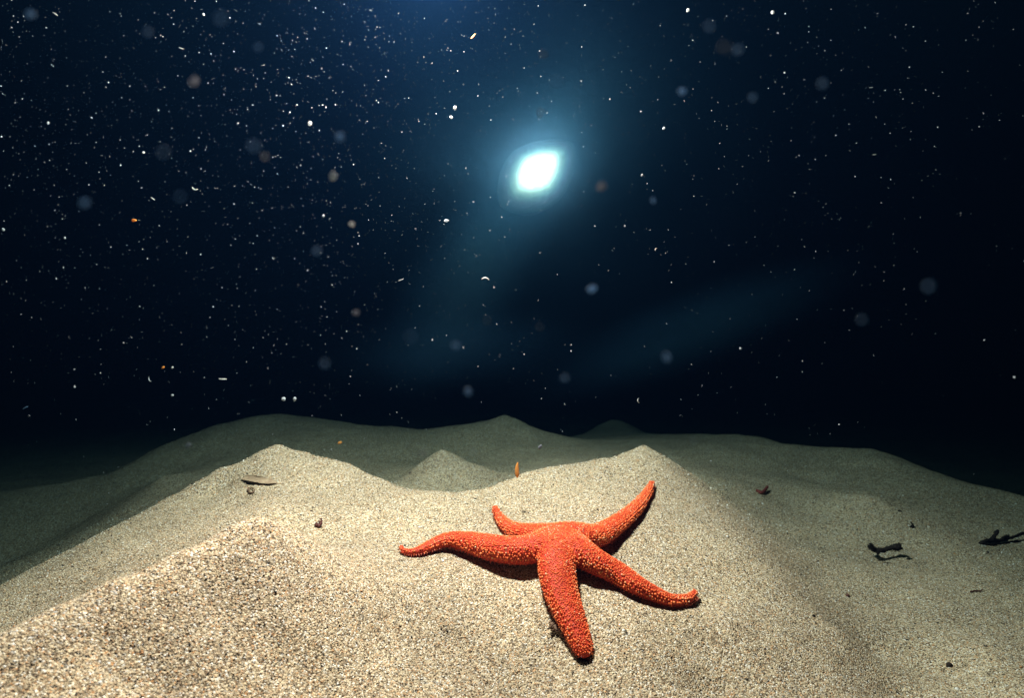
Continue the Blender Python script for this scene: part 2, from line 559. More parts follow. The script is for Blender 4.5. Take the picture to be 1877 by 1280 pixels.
def starfish():
    parts, curves = [], []
    for name, pts in ARMS.items():
        rows = []
        for (u, v, hw, gap) in pts:
            p = on_sand(u, v, 0.010)
            for _ in range(3):
                r = hw * p[1] / FPX
                p = on_sand(u, v, r * FLAT * .92 + gap * .62 / 1000)
            rows.append([*p, hw * p[1] / FPX])
        K = catmull(rows, 60)
        C, r = K[:, :3], np.maximum(K[:, 3] * 1.05, .0013)
        V, F, S, U = tube_data(C, r, r * FLAT, 22)
        parts.append((V, F))
        curves.append((C, r, S, U))
    mid = np.mean([c[0][0] for c in curves], axis=0)
    V, F = ICO3
    parts.append((V * np.array([.021, .021, .0125]) + mid + np.array([0, 0, -.0005]), [tuple(f) for f in F]))
    V, F = join_data(parts)
    tmp = link('starfish_tmp', mesh_any('starfish_tmp', V, F))
    md = tmp.modifiers.new('remesh', 'REMESH')
    md.mode = 'VOXEL'
    md.voxel_size = .0016
    md.use_smooth_shade = True
    sm = tmp.modifiers.new('smooth', 'SMOOTH')
    sm.factor = .5
    sm.iterations = 7
    dg = bpy.context.evaluated_depsgraph_get()
    me = bpy.data.meshes.new_from_object(tmp.evaluated_get(dg))
    bpy.data.objects.remove(tmp, do_unlink=True)
    me.name = 'body'
    me.materials.clear()

    root = bpy.data.objects.new('starfish', None)
    COL.objects.link(root)
    root.location = (mid[0], mid[1], float(gz(mid[0], mid[1])[0]))
    tag(root, 'orange red starfish with five bumpy arms lying on the pale sand slope', 'starfish')
    inv = np.array(root.location)
    co = np.empty(len(me.vertices) * 3, np.float32)
    me.vertices.foreach_get('co', co)
    from mathutils.bvhtree import BVHTree
    bvh = BVHTree.FromPolygons([tuple(c) for c in co.reshape(-1, 3)], [tuple(p.vertices) for p in me.polygons])
    me.vertices.foreach_set('co', (co.reshape(-1, 3) - inv).astype(np.float32).ravel())
    me.update()
    link('body', me, M_SKIN, root, smooth=True)

    # tubercles in lengthwise rows over each arm, spines along the lower margins
    cand, spine = [], []
    r = np.random.default_rng(3)
    for C, rad, S, U in curves:
        seglen = np.linalg.norm(np.diff(C, axis=0), axis=1)
        s = np.concatenate([[0], np.cumsum(seglen)])
        along = np.arange(.006, s[-1], .00125)
        for a in along:
            i = min(np.searchsorted(s, a), len(C) - 1)
            c, w = C[i], rad[i]
            nrow = max(2, int(.38 * math.pi * w / .0020))                  # flanks: lengthwise rows
            for side in (0, 1):
                for j in range(nrow):
                    t = (-.15 + .38 * j / max(nrow - 1, 1)) * math.pi + r.normal(0, .02)
                    if side: t = math.pi - t
                    cand.append((jig(C, i, r) + math.cos(t) * w * S[i] + math.sin(t) * w * FLAT * U[i], 1.0, 0))
            m = max(4, int(1.7 * w / .0014))                               # back: scattered
            for j in range(m + 1):
                t = (.24 + .52 * j / m) * math.pi + r.normal(0, .08)
                cand.append((jig(C, i, r) + math.cos(t) * w * S[i] + math.sin(t) * w * FLAT * U[i], 0.0, 1))
        for a in np.arange(.012, s[-1], .0013):
            i = min(np.searchsorted(s, a), len(C) - 1)
            for sd in (-1, 1):
                for low in (-.16, -.26):
                    t = low * math.pi + r.normal(0, .05)
                    d = sd * math.cos(t) * S[i] + math.sin(t) * U[i] * .9
                    p = C[i] + sd * math.cos(t) * rad[i] * S[i] + math.sin(t) * rad[i] * FLAT * U[i]
                    spine.append((p, d))
    top = mid + np.array([0, 0, .01])
    for _ in range(1500):                              # the disc
        a, q = r.uniform(0, 2 * math.pi), .03 * math.sqrt(r.uniform())
        cand.append((top + np.array([q * math.cos(a), q * math.sin(a), 0]), .0, 1))
    r.shuffle(cand)
    tri = np.array([p.center[:] for p in me.polygons]) + inv
    for i in r.choice(len(tri), 30000):
        cand.append((tri[i] + r.normal(0, .0006, 3), .3, 1))
    used, C, S = {}, [], []
    cell = .0019
    for p, flank, up in cand:
        hit = bvh.find_nearest(Vector(p), .012)
        if hit[0] is None: continue
        q, nn = np.array(hit[0]), np.array(hit[1])
        if nn[2] < -.45 or (flank == .3 and nn[2] < .72): continue
        big = flank > .5
        size = r.uniform(.00050, .00074) * (1.35 if big else .95)
        gap2 = (.00125 if big else .00108) ** 2
        k = tuple((q / cell).astype(int))
        bad = False
        for dx in (-1, 0, 1):
            for dy in (-1, 0, 1):
                for dz in (-1, 0, 1):
                    for o in used.get((k[0] + dx, k[1] + dy, k[2] + dz), ()):
                        if ((o - q) ** 2).sum() < gap2: bad = True
        if bad: continue
        used.setdefault(k, []).append(q)
        C.append(q + nn * size * .45 - inv)
        S.append(size)
    tub = scatter_mesh('tubercles', np.array(C), np.array(S), ICO1)
    tone = tub.attributes.new('tone', 'FLOAT', 'POINT')
    tv = np.clip(r.normal(.5, .20, len(C)) + np.array([.22 * mnoise.noise(Vector(c) * 90) for c in C]), 0, 1)
    tone.data.foreach_set('value', np.repeat(tv, len(ICO1[0])).astype(np.float32))
    o = link('tubercles', tub, M_BEAD, root)
    tag(o, kind='stuff')
    print('tubercles', len(C))
    parts = []
    for p, d in spine:
        hit = bvh.find_nearest(Vector(p), .006)
        if hit[0] is None: continue
        q, nn = np.array(hit[0]), np.array(hit[1])
        if nn[2] > .35: continue
        dd = nn * .8 + d * .4
        dd /= np.linalg.norm(dd)
        a = np.cross(dd, (0, 0, 1.0))
        a /= np.linalg.norm(a) + 1e-9
        b = np.cross(dd, a)
        w, ln = .00038, r.uniform(.0012, .0024)
        V = [q + w * a - inv, q - .5 * w * a + .87 * w * b - inv, q - .5 * w * a - .87 * w * b - inv,
             q + dd * ln + .6 * w * a - inv, q + dd * ln - .3 * w * a + .5 * w * b - inv, q + dd * ln - .3 * w * a - .5 * w * b - inv]
        parts.append((V, [(0, 1, 4, 3), (1, 2, 5, 4), (2, 0, 3, 5), (3, 4, 5)]))
    V, F = join_data(parts)
    o = link('margin_spines', mesh_any('margin_spines', V, F, False), M_FRINGE, root)
    tag(o, kind='stuff')
    # sand caught between the tubercles
    pick = [i for i in r.permutation(len(C)) if mnoise.noise(Vector(C[i]) * 60) > .18 + r.uniform(-.25, .25)][:560]
    P, Q = [], []
    for i in pick:
        p = C[i] + r.normal(0, .0008, 3)
        P.append(p); Q.append(r.uniform(.00025, .00052))
    o = link('clinging_sand', scatter_mesh('clinging_sand', np.array(P), np.array(Q), ICO1), M_CLING, root)
    tag(o, kind='stuff')


starfish()


# ------------------------------------------------------------------ debris on the sand
def ribbon(name, uv, widths, lift, thick, mat, label, cat, group=None, seed=1, wave=.0, curl=0.0):
    """curled strip of weed lying along photograph pixels uv"""
    rows = [[*on_sand(u, v, 0), w] for (u, v), w in zip(uv, widths)]
    K = catmull(rows, 26)
    C, w = K[:, :3].copy(), np.maximum(K[:, 3], .0004)
    r = np.random.default_rng(seed)
    nn = gnormal(C[:, 0], C[:, 1])
    ph = r.uniform(0, 6)
    lifts = np.interp(np.linspace(0, 1, len(C)), np.linspace(0, 1, len(lift)), lift)
    C += nn * (lifts + wave * np.sin(np.linspace(0, 7, len(C)) + ph) * .5 + wave * .5)[:, None]
    T = np.gradient(C, axis=0); T /= np.linalg.norm(T, axis=1, keepdims=True)
    S = np.cross(T, nn); S /= np.linalg.norm(S, axis=1, keepdims=True)
    m = 7
    V, F = [], []
    for side in (1, -1):
        for i in range(len(C)):
            for j in range(m):
                t = 2 * j / (m - 1) - 1
                ww = w[i] * (1 + .15 * r.uniform(-1, 1) * (abs(t) == 1) * (side == 1))
                V.append(C[i] + S[i] * t * ww + nn[i] * (curl * t * t * w[i] + side * thick / 2 * (1 - .5 * t * t)))
    off = len(C) * m
    for i in range(len(C) - 1):
        for j in range(m - 1):
            a = i * m + j
            F.append((a, a + m, a + m + 1, a + 1))
            F.append((off + a, off + a + 1, off + a + m + 1, off + a + m))
        for j, flip in ((0, 1), (m - 1, 0)):
            a = i * m + j
            q = (a, off + a, off + a + m, a + m)
            F.append(q if not flip else q[::-1])
    for i in (0, len(C) - 1):
        for j in range(m - 1):
            a = i * m + j
            F.append((a, a + 1, off + a + 1, off + a))
    V = np.array(V)
    base = C[len(C) // 2] - nn[len(C) // 2] * lifts[len(C) // 2]
    o = link(name, mesh_any(name, V - base, F), mat)
    o.location = base
    return tag(o, label, cat, group)


def twigs(name, branches, mat, label, cat, rough=.35, group=None, seed=1, fuzz=0):
    """fragment of weed made of tapering branches: each a list of (pixel x, pixel y, radius mm, height above sand mm)"""
    parts = []
    base = None
    r = np.random.default_rng(seed)
    for k, br in enumerate(branches):
        rows = []
        for (u, v, rad, lift) in br:
            rows.append([*on_sand(u, v, lift / 1000), rad / 1000])
        K = catmull(rows, 6 + 4 * len(rows))
        if base is None: base = np.array([K[0, 0], K[0, 1], float(gz(K[0, 0], K[0, 1])[0])])
        C = K[:, :3] + r.normal(0, .0003, (len(K), 3))
        V, F, S, U = tube_data(C, np.maximum(K[:, 3], .0002), np.maximum(K[:, 3], .0002) * .9, 9, (0.1, .2, 1), rough, seed + k)
        parts.append((V, F))
        for _ in range(fuzz):
            i = r.integers(0, len(C))
            d = r.normal(0, 1, 3); d /= np.linalg.norm(d)
            p0 = C[i]
            p1 = p0 + d * (K[i, 3] + r.uniform(.0008, .0022))
            v2, f2, _, _ = tube_data(np.array([p0, (p0 + p1) / 2 + r.normal(0, .0002, 3), p1]), [.00035, .0003, .00018], [.00035, .0003, .00018], 5, (.3, .1, 1))
            parts.append((v2, f2))
    V, F = join_data(parts)
    o = link(name, mesh_any(name, V - base, F), mat)
    o.location = base
    return tag(o, label, cat, group)


def pebble(u, v, size, mat, label, cat='pebble', name='pebble', squash=.7, seed=1, group=None):
    p = on_sand(u, v, 0)
    V, F = lump(size, size * .8, size * squash, seed, .35)
    o = link(name, mesh_any(name, V, F), mat)
    o.location = p + np.array([0, 0, size * .35])
    return tag(o, label, cat, group)


ribbon('weed_strip', [(446, 878), (458, 880), (476, 884), (494, 887), (507, 889)], [.0022, .0050, .0056, .0052, .0024], [.0012, .0008, .0008, .0008, .0014], .0007, M_TAN,
       'pale brown curled strip of dead weed on the left ripple top', 'seaweed', seed=4, wave=.0006, curl=.32)
twigs('weed_curl', [[(456, 894, .8, 1), (455, 899, .9, 2), (459, 904, .9, 1), (465, 902, .8, 2), (465, 896, .6, 3), (459, 893, .4, 2)]], M_BROWN,
      'tiny brown weed curl just below the pale strip', 'seaweed', seed=5)
twigs('weed_curl', [[(579, 960, 1.3, 2), (582, 965, 1.7, 2), (588, 962, 1.4, 3), (587, 957, .8, 4), (583, 956, .6, 4)], [(586, 959, .8, 3), (590, 955, .7, 4), (589, 951, .5, 5), (585, 953, .4, 5)]],
      M_WINE, 'dark reddish knotted weed curl on the sand left of the starfish', 'seaweed', seed=6)
twigs('red_weed', [[(1388, 899, 2.2, 3), (1394, 903, 2.8, 3), (1400, 902, 2.4, 4), (1404, 896, 2.2, 7), (1407, 892, 1.6, 9)]], M_RED,
      'small red forked scrap of seaweed on the grey slope behind the starfish', 'seaweed', seed=7)
twigs('drifting_twig', [[(1595, 1003, 3.2, 13), (1604, 1009, 3.6, 13), (1618, 1009, 2.6, 13), (1634, 1005, 2.9, 13), (1643, 1004, 4.2, 13), (1649, 1005, 3.4, 13)],
                        [(1598, 1004, 2.4, 17), (1596, 998, 1.5, 21)], [(1612, 1010, 1.6, 16), (1609, 1016, .8, 12)], [(1646, 1003, 2.2, 18), (1650, 998, 1.4, 21)]],
      M_DARK, 'dark fuzzy twig hovering just above its shadow on the right slope', 'twig', seed=8, fuzz=60)
twigs('dark_weed', [[(1798, 996, 2.2, 2), (1815, 991, 3.0, 3), (1840, 990, 2.0, 4), (1860, 984, 1.9, 7), (1878, 977, 2.0, 10)], [(1818, 990, 2.4, 4), (1824, 982, 2.2, 9), (1829, 973, 2.0, 14)],
                    [(1798, 998, 1.2, 1), (1830, 998, 1.3, 1), (1865, 992, 1.2, 1)], [(1836, 989, 1.4, 5), (1845, 983, 1.2, 8), (1850, 984, .8, 7)]],
      M_DARK, 'dark branching piece of seaweed at the right edge of the picture', 'seaweed', seed=9, fuzz=14)
twigs('dark_scrap', [[(1668, 966, 1.3, 1), (1673, 966, 2.0, 2), (1672, 961, 1.3, 5), (1669, 957, .6, 8)]], M_DARK,
      'small dark hooked scrap above the hovering twig', 'seaweed', seed=10)
twigs('dark_scrap', [[(1647, 937, 1.6, 1), (1650, 938, 1.8, 1), (1652, 939, 1.2, 1)]], M_DARK,
      'tiny round dark scrap up the slope from the hooked one', 'seaweed', seed=12)
twigs('weed_and_shadow_scrap', [[(1008, 1141, 1.2, 3), (1013, 1146, 1.6, 4), (1021, 1155, 1.5, 3), (1028, 1164, 1.4, 2), (1034, 1168, 1.2, 2)], [(1012, 1146, .8, 5), (1008, 1151, .6, 6), (1014, 1155, .5, 5)],
                     [(1022, 1157, 1.5, 3), (1030, 1160, 1.6, 4)]],
      M_BROWN, 'brown tangled weed scrap tucked beside the front arm of the starfish', 'seaweed', seed=13, fuzz=5)
twigs('weed_and_shadow_scrap', [[(1060, 1210, 1.6, 1), (1070, 1214, 1.8, 1), (1078, 1215, 1.4, 1)]], M_DARK,  # dark sliver modelled in place of the shadow cast there
      'black sliver standing for the shadow under the tip of the front arm', 'seaweed', seed=14)
twigs('red_fibre', [[(1779, 1086, .6, 1), (1788, 1084, .9, 1), (1797, 1084, .7, 1), (1801, 1082, .5, 2)]], M_WINE,
      'thin dark red fibre lying on the lower right sand', 'seaweed', seed=15)
pebble(1143, 1158, .0014, M_PALE, 'single white shell grain between the front and right arms', 'shell grain', 'shell_grain', seed=2)
pebble(1333, 986, .0018, M_PALE, 'white shell grain on the ridge right of the starfish', 'shell grain', 'shell_grain', seed=3)
pebble(1740, 1222, .0028, M_DARK, 'black pebble in the lower right corner area', seed=4)
pebble(1554, 1094, .0024, M_WINE, 'dark red pebble on the sand below the hovering twig', seed=5)
pebble(1492, 1131, .0017, M_DARK, 'black pebble right of the right arm tip', seed=6)
pebble(1754, 1266, .0016, M_PALE, 'white shell grain at the lower right corner', 'shell grain', 'shell_grain', seed=7)
pebble(182, 1255, .0012, M_PALE, 'large pale grain near the bottom left corner', 'shell grain', 'shell_grain', seed=8)
pebble(505, 1088, .0012, M_DARK, 'dark grain on the bright hump left of centre', seed=9)
pebble(184, 1252, .0009, M_BEIGE, 'beige grain beside the pale one at the bottom left', 'shell grain', 'shell_grain', seed=10)


# ------------------------------------------------------------------ things drifting in the water
def floating(name, kind, u, v, d, size, mat, label, cat, angle=0.0, group=None, seed=1):
    """one drifting speck: size is its length in photograph pixels as built at depth d"""
    s = size * d / FPX / 2 * (.82 if name == 'drifting_flake' else 1)
    c = px(u, v, d)
    if kind == 'lump':
        V, F = lump(s, s * .8, s * .75, seed, .35)
        V = np.asarray(V)
    elif kind == 'rod':
        t = np.linspace(-1, 1, 7)
        C = np.stack([t * s, np.sin(t * 2 + seed) * s * .1, np.cos(t * 1.7 + seed) * s * .08], -1)
        V, F, _, _ = tube_data(C, s * .2 * (1.1 - t * t * .5), s * .16 * (1.1 - t * t * .5), 8, (0, .2, 1), .15, seed)
    elif kind == 'blade':
        t = np.linspace(-1, 1, 11)
        C = np.stack([t * s, np.sin(t * 2) * s * .05, np.sin(t * 3 + 1) * s * .06], -1)
        w = s * .17 * np.sqrt(np.maximum(1.02 - t * t, .02)) * (1 - .25 * t)
        V, F, _, _ = tube_data(C, w * .6, w * 1.6, 8, (0, .2, 1), .12, seed)
    elif kind == 'curl':
        t = np.linspace(-1.25, 1.25, 13)
        C = np.stack([np.sin(t) * s, .15 * s * np.sin(t * 2), (np.cos(t) - .7) * s * .8], -1)
        w = s * (.20 - .085 * t * t)
        V, F, _, _ = tube_data(C, w * .9, w, 8, (0, 1, .1), .2, seed)
    elif kind == 'flake':
        V, F = lump(s, s * .55, s * .16, seed, .5)
        q = Matrix.Rotation(1.2, 3, 'X')
        V = ICO2[0] * (1 + .4 * np.array([mnoise.noise(Vector(p) * 1.6 + Vector((seed, 0, 0))) for p in ICO2[0]]))[:, None] * np.array([s, s * .2, s * .55])
        F = ICO2[1]
    ca, sa = math.cos(math.radians(angle)), math.sin(math.radians(angle))
    V = np.stack([V[:, 0] * ca - V[:, 2] * sa, V[:, 1], V[:, 0] * sa + V[:, 2] * ca], -1)
    o = link(name, mesh_any(name, V, [tuple(f) for f in F]), mat)
    o.location = c
    return tag(o, label, cat, group)


FL = [
    ('curl', 890, 511, .62, 17, M_FLAKE, 'pale curved flake floating below the bright lamp', -8),
    ('rod', 735, 513, .60, 12, M_BEIGE, 'short yellowish rod floating left of the curved flake', 25),
    ('rod', 867, 66, .60, 12, M_ORANGE, 'orange sliver floating near the top of the picture', 45),
    ('curl', 357, 346, .60, 15, M_FLAKE, 'white crescent flake floating in the dark left water', 160),
    ('rod', 280, 364, .60, 10, M_FLAKE, 'thin white needle floating left of the crescent flake', -40),
    ('flake', 245, 404, .50, 12, M_ORANGE, 'small orange flake floating in the dark left water', 0),
    ('lump', 568, 226, .55, 11, M_FLAKE, 'bright white chunk floating left of the lamp', 0),
    ('lump', 520, 732, .55, 11, M_BEIGE, 'left one of two beige crumbs above the far left ripple', 0),
    ('lump', 540, 732, .55, 10, M_BEIGE, 'right one of two beige crumbs above the far left ripple', 0),
    ('rod', 408, 695, .60, 18, M_FLAKE, 'pale worm shaped thread floating above the left ripple', -6),
    ('rod', 46, 748, .60, 13, M_BLUISH, 'bluish white needle floating at the far left edge', 22),
    ('flake', 299, 674, .60, 8, M_ORANGE, 'tiny orange triangle floating left of the worm thread', 40),
    ('curl', 274, 696, .60, 12, M_BEIGE, 'beige hook shaped thread floating beside the orange triangle', 120),
    ('rod', 332, 88, .60, 11, M_FLAKE, 'bright white grain rod floating at the upper left', -12),
    ('flake', 818, 405, .60, 12, M_BEIGE, 'reddish beige flake floating left below the lamp', 10),
    ('blade', 948, 862, .62, 34, M_ORANGE, 'upright orange fibre floating behind the starfish', 88),
    ('lump', 834, 198, .60, 9, M_FLAKE, 'upper one of two white flakes left of the lamp', 0),
    ('lump', 827, 215, .60, 8, M_FLAKE, 'lower one of two white flakes left of the lamp', 0),
    ('lump', 1261, 18, .60, 8, M_FLAKE, 'bright white speck at the top edge right of centre', 0),
    ('lump', 1416, 22, .55, 9, M_FLAKE, 'greyish speck at the top edge far right of the lamp', 0),
    ('rod', 1597, 160, .60, 8, M_FLAKE, 'lone pale speck in the black upper right water', 10),
    ('rod', 1603, 283, .60, 8, M_FLAKE, 'lone pale dash in the black right water', 5),
    ('lump', 1217, 235, .60, 7, M_BEIGE, 'small yellowish speck right of the lamp', 0),
    ('lump', 1177, 321, .60, 6, M_BEIGE, 'tiny beige speck beside the pink blurred blob', 0),
    ('curl', 1202, 457, .60, 8, M_FLAKE, 'little white squiggle floating right below the lamp', 60),
    ('curl', 1170, 735, .55, 11, M_FLAKE, 'thin squiggle floating above the right ripple peak', 100),
    ('lump', 316, 674, .60, 6, M_FLAKE, 'tiny pale crumb right of the orange triangle', 0),
    ('flake', 623, 812, .85, 10, M_ORANGE, 'tiny orange star shaped scrap over the far sand', 20),
    ('flake', 990, 820, .5, 12, M_PINK, 'pinkish scrap floating above the central ripple', 60),
    ('lump', 373, 26, .55, 6, M_FLAKE, 'white crumb at the top left edge', 0),
    ('rod', 101, 25, .40, 12, M_FLAKE, 'blurred white dash in the top left corner', -35),
    ('lump', 6, 421, .55, 8, M_BEIGE, 'beige crumb at the left picture edge', 0),
    ('lump', 316, 725, .60, 7, M_BEIGE, 'beige crumb floating below the worm thread', 0),
    ('lump', 263, 279, .60, 6, M_FLAKE, 'white crumb left of the blurred blue disc', 0),
]
for i, (kind, u, v, d, s, mat, label, ang) in enumerate(FL):
    floating('drifting_flake', kind, u, v, d, s, mat, label, 'flake', ang, 'flakes drifting in the water', seed=20 + i)

BLUR = [  # out of focus flocs close to the lens: pixel, depth, size in pixels before blur, material, label
    (355, 148, 0.112, 20, M_PINK, 'oval pinkish blurred floc at the upper left'),
    (610, 323, 0.123, 20, M_BEIGE, 'orange beige blurred floc left of the lamp'),
    (1103, 342, 0.107, 20, M_PINK, 'pinkish blurred floc just right of the lamp'),
    (1197, 367, 0.134, 12, M_BLUISH, 'small pale blurred floc right of the pinkish one'),
    (652, 573, 0.123, 12, M_PINK, 'salmon blurred floc in the dark water left of centre'),
    (299, 278, 0.071, 14, M_BLUISH, 'round blurred blue disc in the left water'),
    (465, 267, 0.074, 13, M_BLUISH, 'upper disc of a blurred pair left of the lamp'),
    (485, 287, 0.076, 12, M_FLAKE, 'lower disc of a blurred pair left of the lamp'),
    (623, 250, 0.079, 13, M_BLUISH, 'round blurred blue disc between the pair and the lamp'),
    (155, 372, 0.068, 13, M_BLUISH, 'faint blurred disc at the far left'),
    (330, 360, 0.071, 12, M_BLUISH, 'faint blurred disc left of the crescent flake'),
    (991, 205, 0.096, 14, M_GREY, 'grey beige blurred disc right above the lamp'),
    (1300, 47, 0.079, 14, M_BLUISH, 'blue blurred disc at the top right of centre'),
    (1328, 86, 0.076, 14, M_GREY, 'yellowish blurred disc below the blue one at the top'),
    (1353, 90, 0.074, 12, M_BLUISH, 'faint bluish disc beside the yellowish one at the top'),
    (1508, 152, 0.071, 13, M_BLUISH, 'lone blue blurred disc in the upper right dark water'),
    (1250, 167, 0.101, 12, M_BLUISH, 'small blue blurred disc right above the lamp glow'),
    (1380, 178, 0.085, 13, M_BLUISH, 'pale blurred smudge left of the lone blue disc'),
    (1085, 530, 0.090, 15, M_BLUISH, 'bright blurred bluish disc below right of the lamp'),
    (858, 718, 0.085, 16, M_BLUISH, 'bright blurred disc low above the central ripple'),
    (595, 667, 0.079, 15, M_BLUISH, 'blurred blue disc low on the left side'),
    (1580, 586, 0.074, 13, M_BLUISH, 'faint blue disc low in the right dark water'),
    (1222, 655, 0.074, 15, M_BLUISH, 'faint disc above the right ripple peak'),
    (1035, 693, 0.074, 14, M_BLUISH, 'blurred disc right of the brightest low disc'),
    (835, 633, 0.074, 12, M_BLUISH, 'faint disc straight above the brightest low disc'),
    (753, 617, 0.074, 12, M_BLUISH, 'faint disc left of the one above the low disc'),
    (997, 99, 0.076, 14, M_GREY, 'beige disc high above the lamp'),
    (580, 460, 0.068, 14, M_BLUISH, 'faint disc between crescent flake and yellowish rod'),
    (405, 32, 0.068, 14, M_BLUISH, 'large faint disc at the top left'),
    (473, 85, 0.074, 12, M_BLUISH, 'faint blue smudge below the large faint disc'),
    (271, 58, 0.090, 13, M_BLUISH, 'blue smudge in the top left area'),
    (645, 411, 0.123, 10, M_FLAKE, 'pale doubled smudge left below the lamp'),
    (1702, 525, 0.068, 14, M_BLUISH, 'very faint disc at the far right'),
    (1020, 147, 0.071, 14, M_BLUISH, 'faint disc below the beige disc above the lamp'),
    (775, 832, 0.079, 13, M_PINK, 'pinkish blurred disc over the far sand left of centre'),
    (868, 829, 0.101, 10, M_GREY, 'small salmon disc over the far sand at the centre'),
    (56, 25, 0.096, 13, M_BLUISH, 'blue grey smudge in the top left corner'),
    (893, 588, 0.107, 8, M_GREY, 'small grey disc straight below the lamp'),
    (989, 600, 0.107, 8, M_GREY, 'small grey disc right of the one below the lamp'),
    (1271, 808, 0.112, 8, M_GREY, 'small beige disc over the dark trough at the right'),
    (345, 817, 0.140, 10, M_GREY, 'beige smudge over the far left ripple'),
]
for i, (u, v, d, s, mat, label) in enumerate(BLUR):
    floating('drifting_floc', 'lump', u, v, d * R.uniform(.88, 1.35), s * R.uniform(.65, 1.1), mat, label, 'floc', 0, 'blurred flocs close to the lens', seed=80 + i)


def marine_snow():
    N = 230000
    y = .30 + 2.1 * rng.uniform(0, 1, N) ** .75
    x = rng.uniform(-1.0, 1.0, N) * (y * 1.0 + .25)
    z = H - .28 + rng.uniform(0, 1, N) * (.28 + .62 * y + .1)
    clump = vnoise(x * 5 + 2, y * 5 + z * 3, 12) + vnoise(x * 13, z * 13 + y * 6, 13)
    drift = 1 / (1 + np.exp((x - .10 * y - .16) / .13)) * .92 + .08                      # thicker on the left, thin on the right
    drift *= np.clip(.22 + 1.15 * (z - H + .06) / (.5 * y + .1), .13, 1.2)                 # and thicker higher up
    keep = (z > gz(x, y) + .012) & (clump * .95 > rng.uniform(-.55, .35, N)) & (rng.uniform(0, 1, N) < drift)
    x, y, z = x[keep], y[keep], z[keep]
    n_ = len(x)
    s = np.clip(rng.lognormal(math.log(.000145), .60, n_), .00009, .00064)
    V0 = np.array([(1, 0, 0), (0, 1, 0), (-1, 0, 0), (0, -1, 0), (0, 0, 1), (0, 0, -1)], float)
    F0 = np.array([(0, 1, 4), (1, 2, 4), (2, 3, 4), (3, 0, 4), (1, 0, 5), (2, 1, 5), (3, 2, 5), (0, 3, 5)])
    V = V0[None] * (1 + rng.uniform(-.4, .4, (n_, 6, 1))) * s[:, None, None] * rng.uniform(.7, 1.4, (n_, 1, 3))
    V += np.stack([x, y, z], -1)[:, None]
    F = (np.arange(n_)[:, None, None] * 6 + F0[None]).reshape(-1, 3)
    me = mesh_np('marine_snow', V.reshape(-1, 3), F, 3)
    me.polygons.foreach_set('use_smooth', [True] * len(me.polygons))
    o = link('marine_snow', me, M_SNOW)
    tag(o, 'countless tiny white specks of marine snow hanging in the water', 'marine snow', kind='stuff')
    print('snow', n_)


M_SNOW = gel('marine_snow', (.80, .88, .95), .5)
marine_snow()


# ------------------------------------------------------------------ the lit lamp in the water
def lamp():
    d = LAMP_D
    root = bpy.data.objects.new('dive_lamp', None)
    COL.objects.link(root)
    c = px(985, 321, d)
    root.location = c
    tag(root, 'glaring white lemon shaped lamp shining through the dark water', 'lamp')
    ax = math.atan2(355 - 285, 1024 - 944)                  # tilt of the long axis
    L, W = 88 * d / FPX, 62 * d / FPX
    n_ = 40
    rim = []
    for k in range(n_):
        t = 2 * math.pi * k / n_
        ct, st = math.cos(t), math.sin(t)
        a = L * math.copysign(abs(ct) ** 1.25, ct)
        b = W * math.copysign(abs(st) ** 1.25, st)
        k2 = 1 - .10 * ct                                    # fuller towards the lower left
        rim.append((a * math.cos(ax) - b * k2 * math.sin(ax), a * math.sin(ax) + b * k2 * math.cos(ax)))
    rim = np.array(rim)

    def shell(rings):
        V, F = [], []
        for (k, y) in rings: V += [(p[0] * k, y, p[1] * k) for p in rim]
        for i in range(len(rings) - 1):
            for j in range(n_):
                q = (j + 1) % n_
                F.append((i * n_ + j, i * n_ + q, (i + 1) * n_ + q, (i + 1) * n_ + j))
        V.append((0, rings[-1][1], 0))
        for j in range(n_): F.append(((len(rings) - 1) * n_ + j, (len(rings) - 1) * n_ + (j + 1) % n_, len(V) - 1))
        return np.array(V), F
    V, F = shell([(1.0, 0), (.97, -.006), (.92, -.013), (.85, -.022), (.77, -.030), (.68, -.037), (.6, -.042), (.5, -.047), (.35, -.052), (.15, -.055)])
    m, nt, b = new_mat('lamp_glass_halo')                         # oversized dome, the halo round the lamp painted into its emission
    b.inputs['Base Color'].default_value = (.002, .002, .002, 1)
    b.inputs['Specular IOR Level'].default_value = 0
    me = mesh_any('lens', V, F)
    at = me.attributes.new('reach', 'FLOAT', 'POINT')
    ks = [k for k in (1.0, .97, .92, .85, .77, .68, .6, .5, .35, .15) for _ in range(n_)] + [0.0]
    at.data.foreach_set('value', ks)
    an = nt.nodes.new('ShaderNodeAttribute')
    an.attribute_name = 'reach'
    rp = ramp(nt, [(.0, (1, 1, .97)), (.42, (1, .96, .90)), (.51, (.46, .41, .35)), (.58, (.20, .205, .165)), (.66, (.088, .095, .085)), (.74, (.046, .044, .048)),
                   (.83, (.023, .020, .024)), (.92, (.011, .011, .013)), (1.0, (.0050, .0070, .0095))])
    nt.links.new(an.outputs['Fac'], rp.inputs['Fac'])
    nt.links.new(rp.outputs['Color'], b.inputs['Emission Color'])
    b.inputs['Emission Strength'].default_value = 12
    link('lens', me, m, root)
    V, F = shell([(.97, .004), (.98, .008), (.96, .03), (.85, .10), (.6, .14), (.55, .30), (.3, .32)])
    link('housing', mesh_any('housing', V, F), M_BLACK, root)
    ld = bpy.data.lights.new('dive_lamp_beam', 'SPOT')
    ld.energy = LAMP_E
    ld.color = (1.0, 1.0, .98)
    ld.spot_size = math.radians(132)
    ld.spot_blend = 1.0
    ld.shadow_soft_size = .11
    lo = bpy.data.objects.new('beam', ld)
    COL.objects.link(lo)
    lo.parent = root
    to_cam = (Vector((0, 0, H)) - Vector(c)).normalized()
    lo.location = to_cam * .12
    lo.rotation_euler = (to_cam + Vector((-.1, 0, .42))).to_track_quat('-Z', 'Y').to_euler()


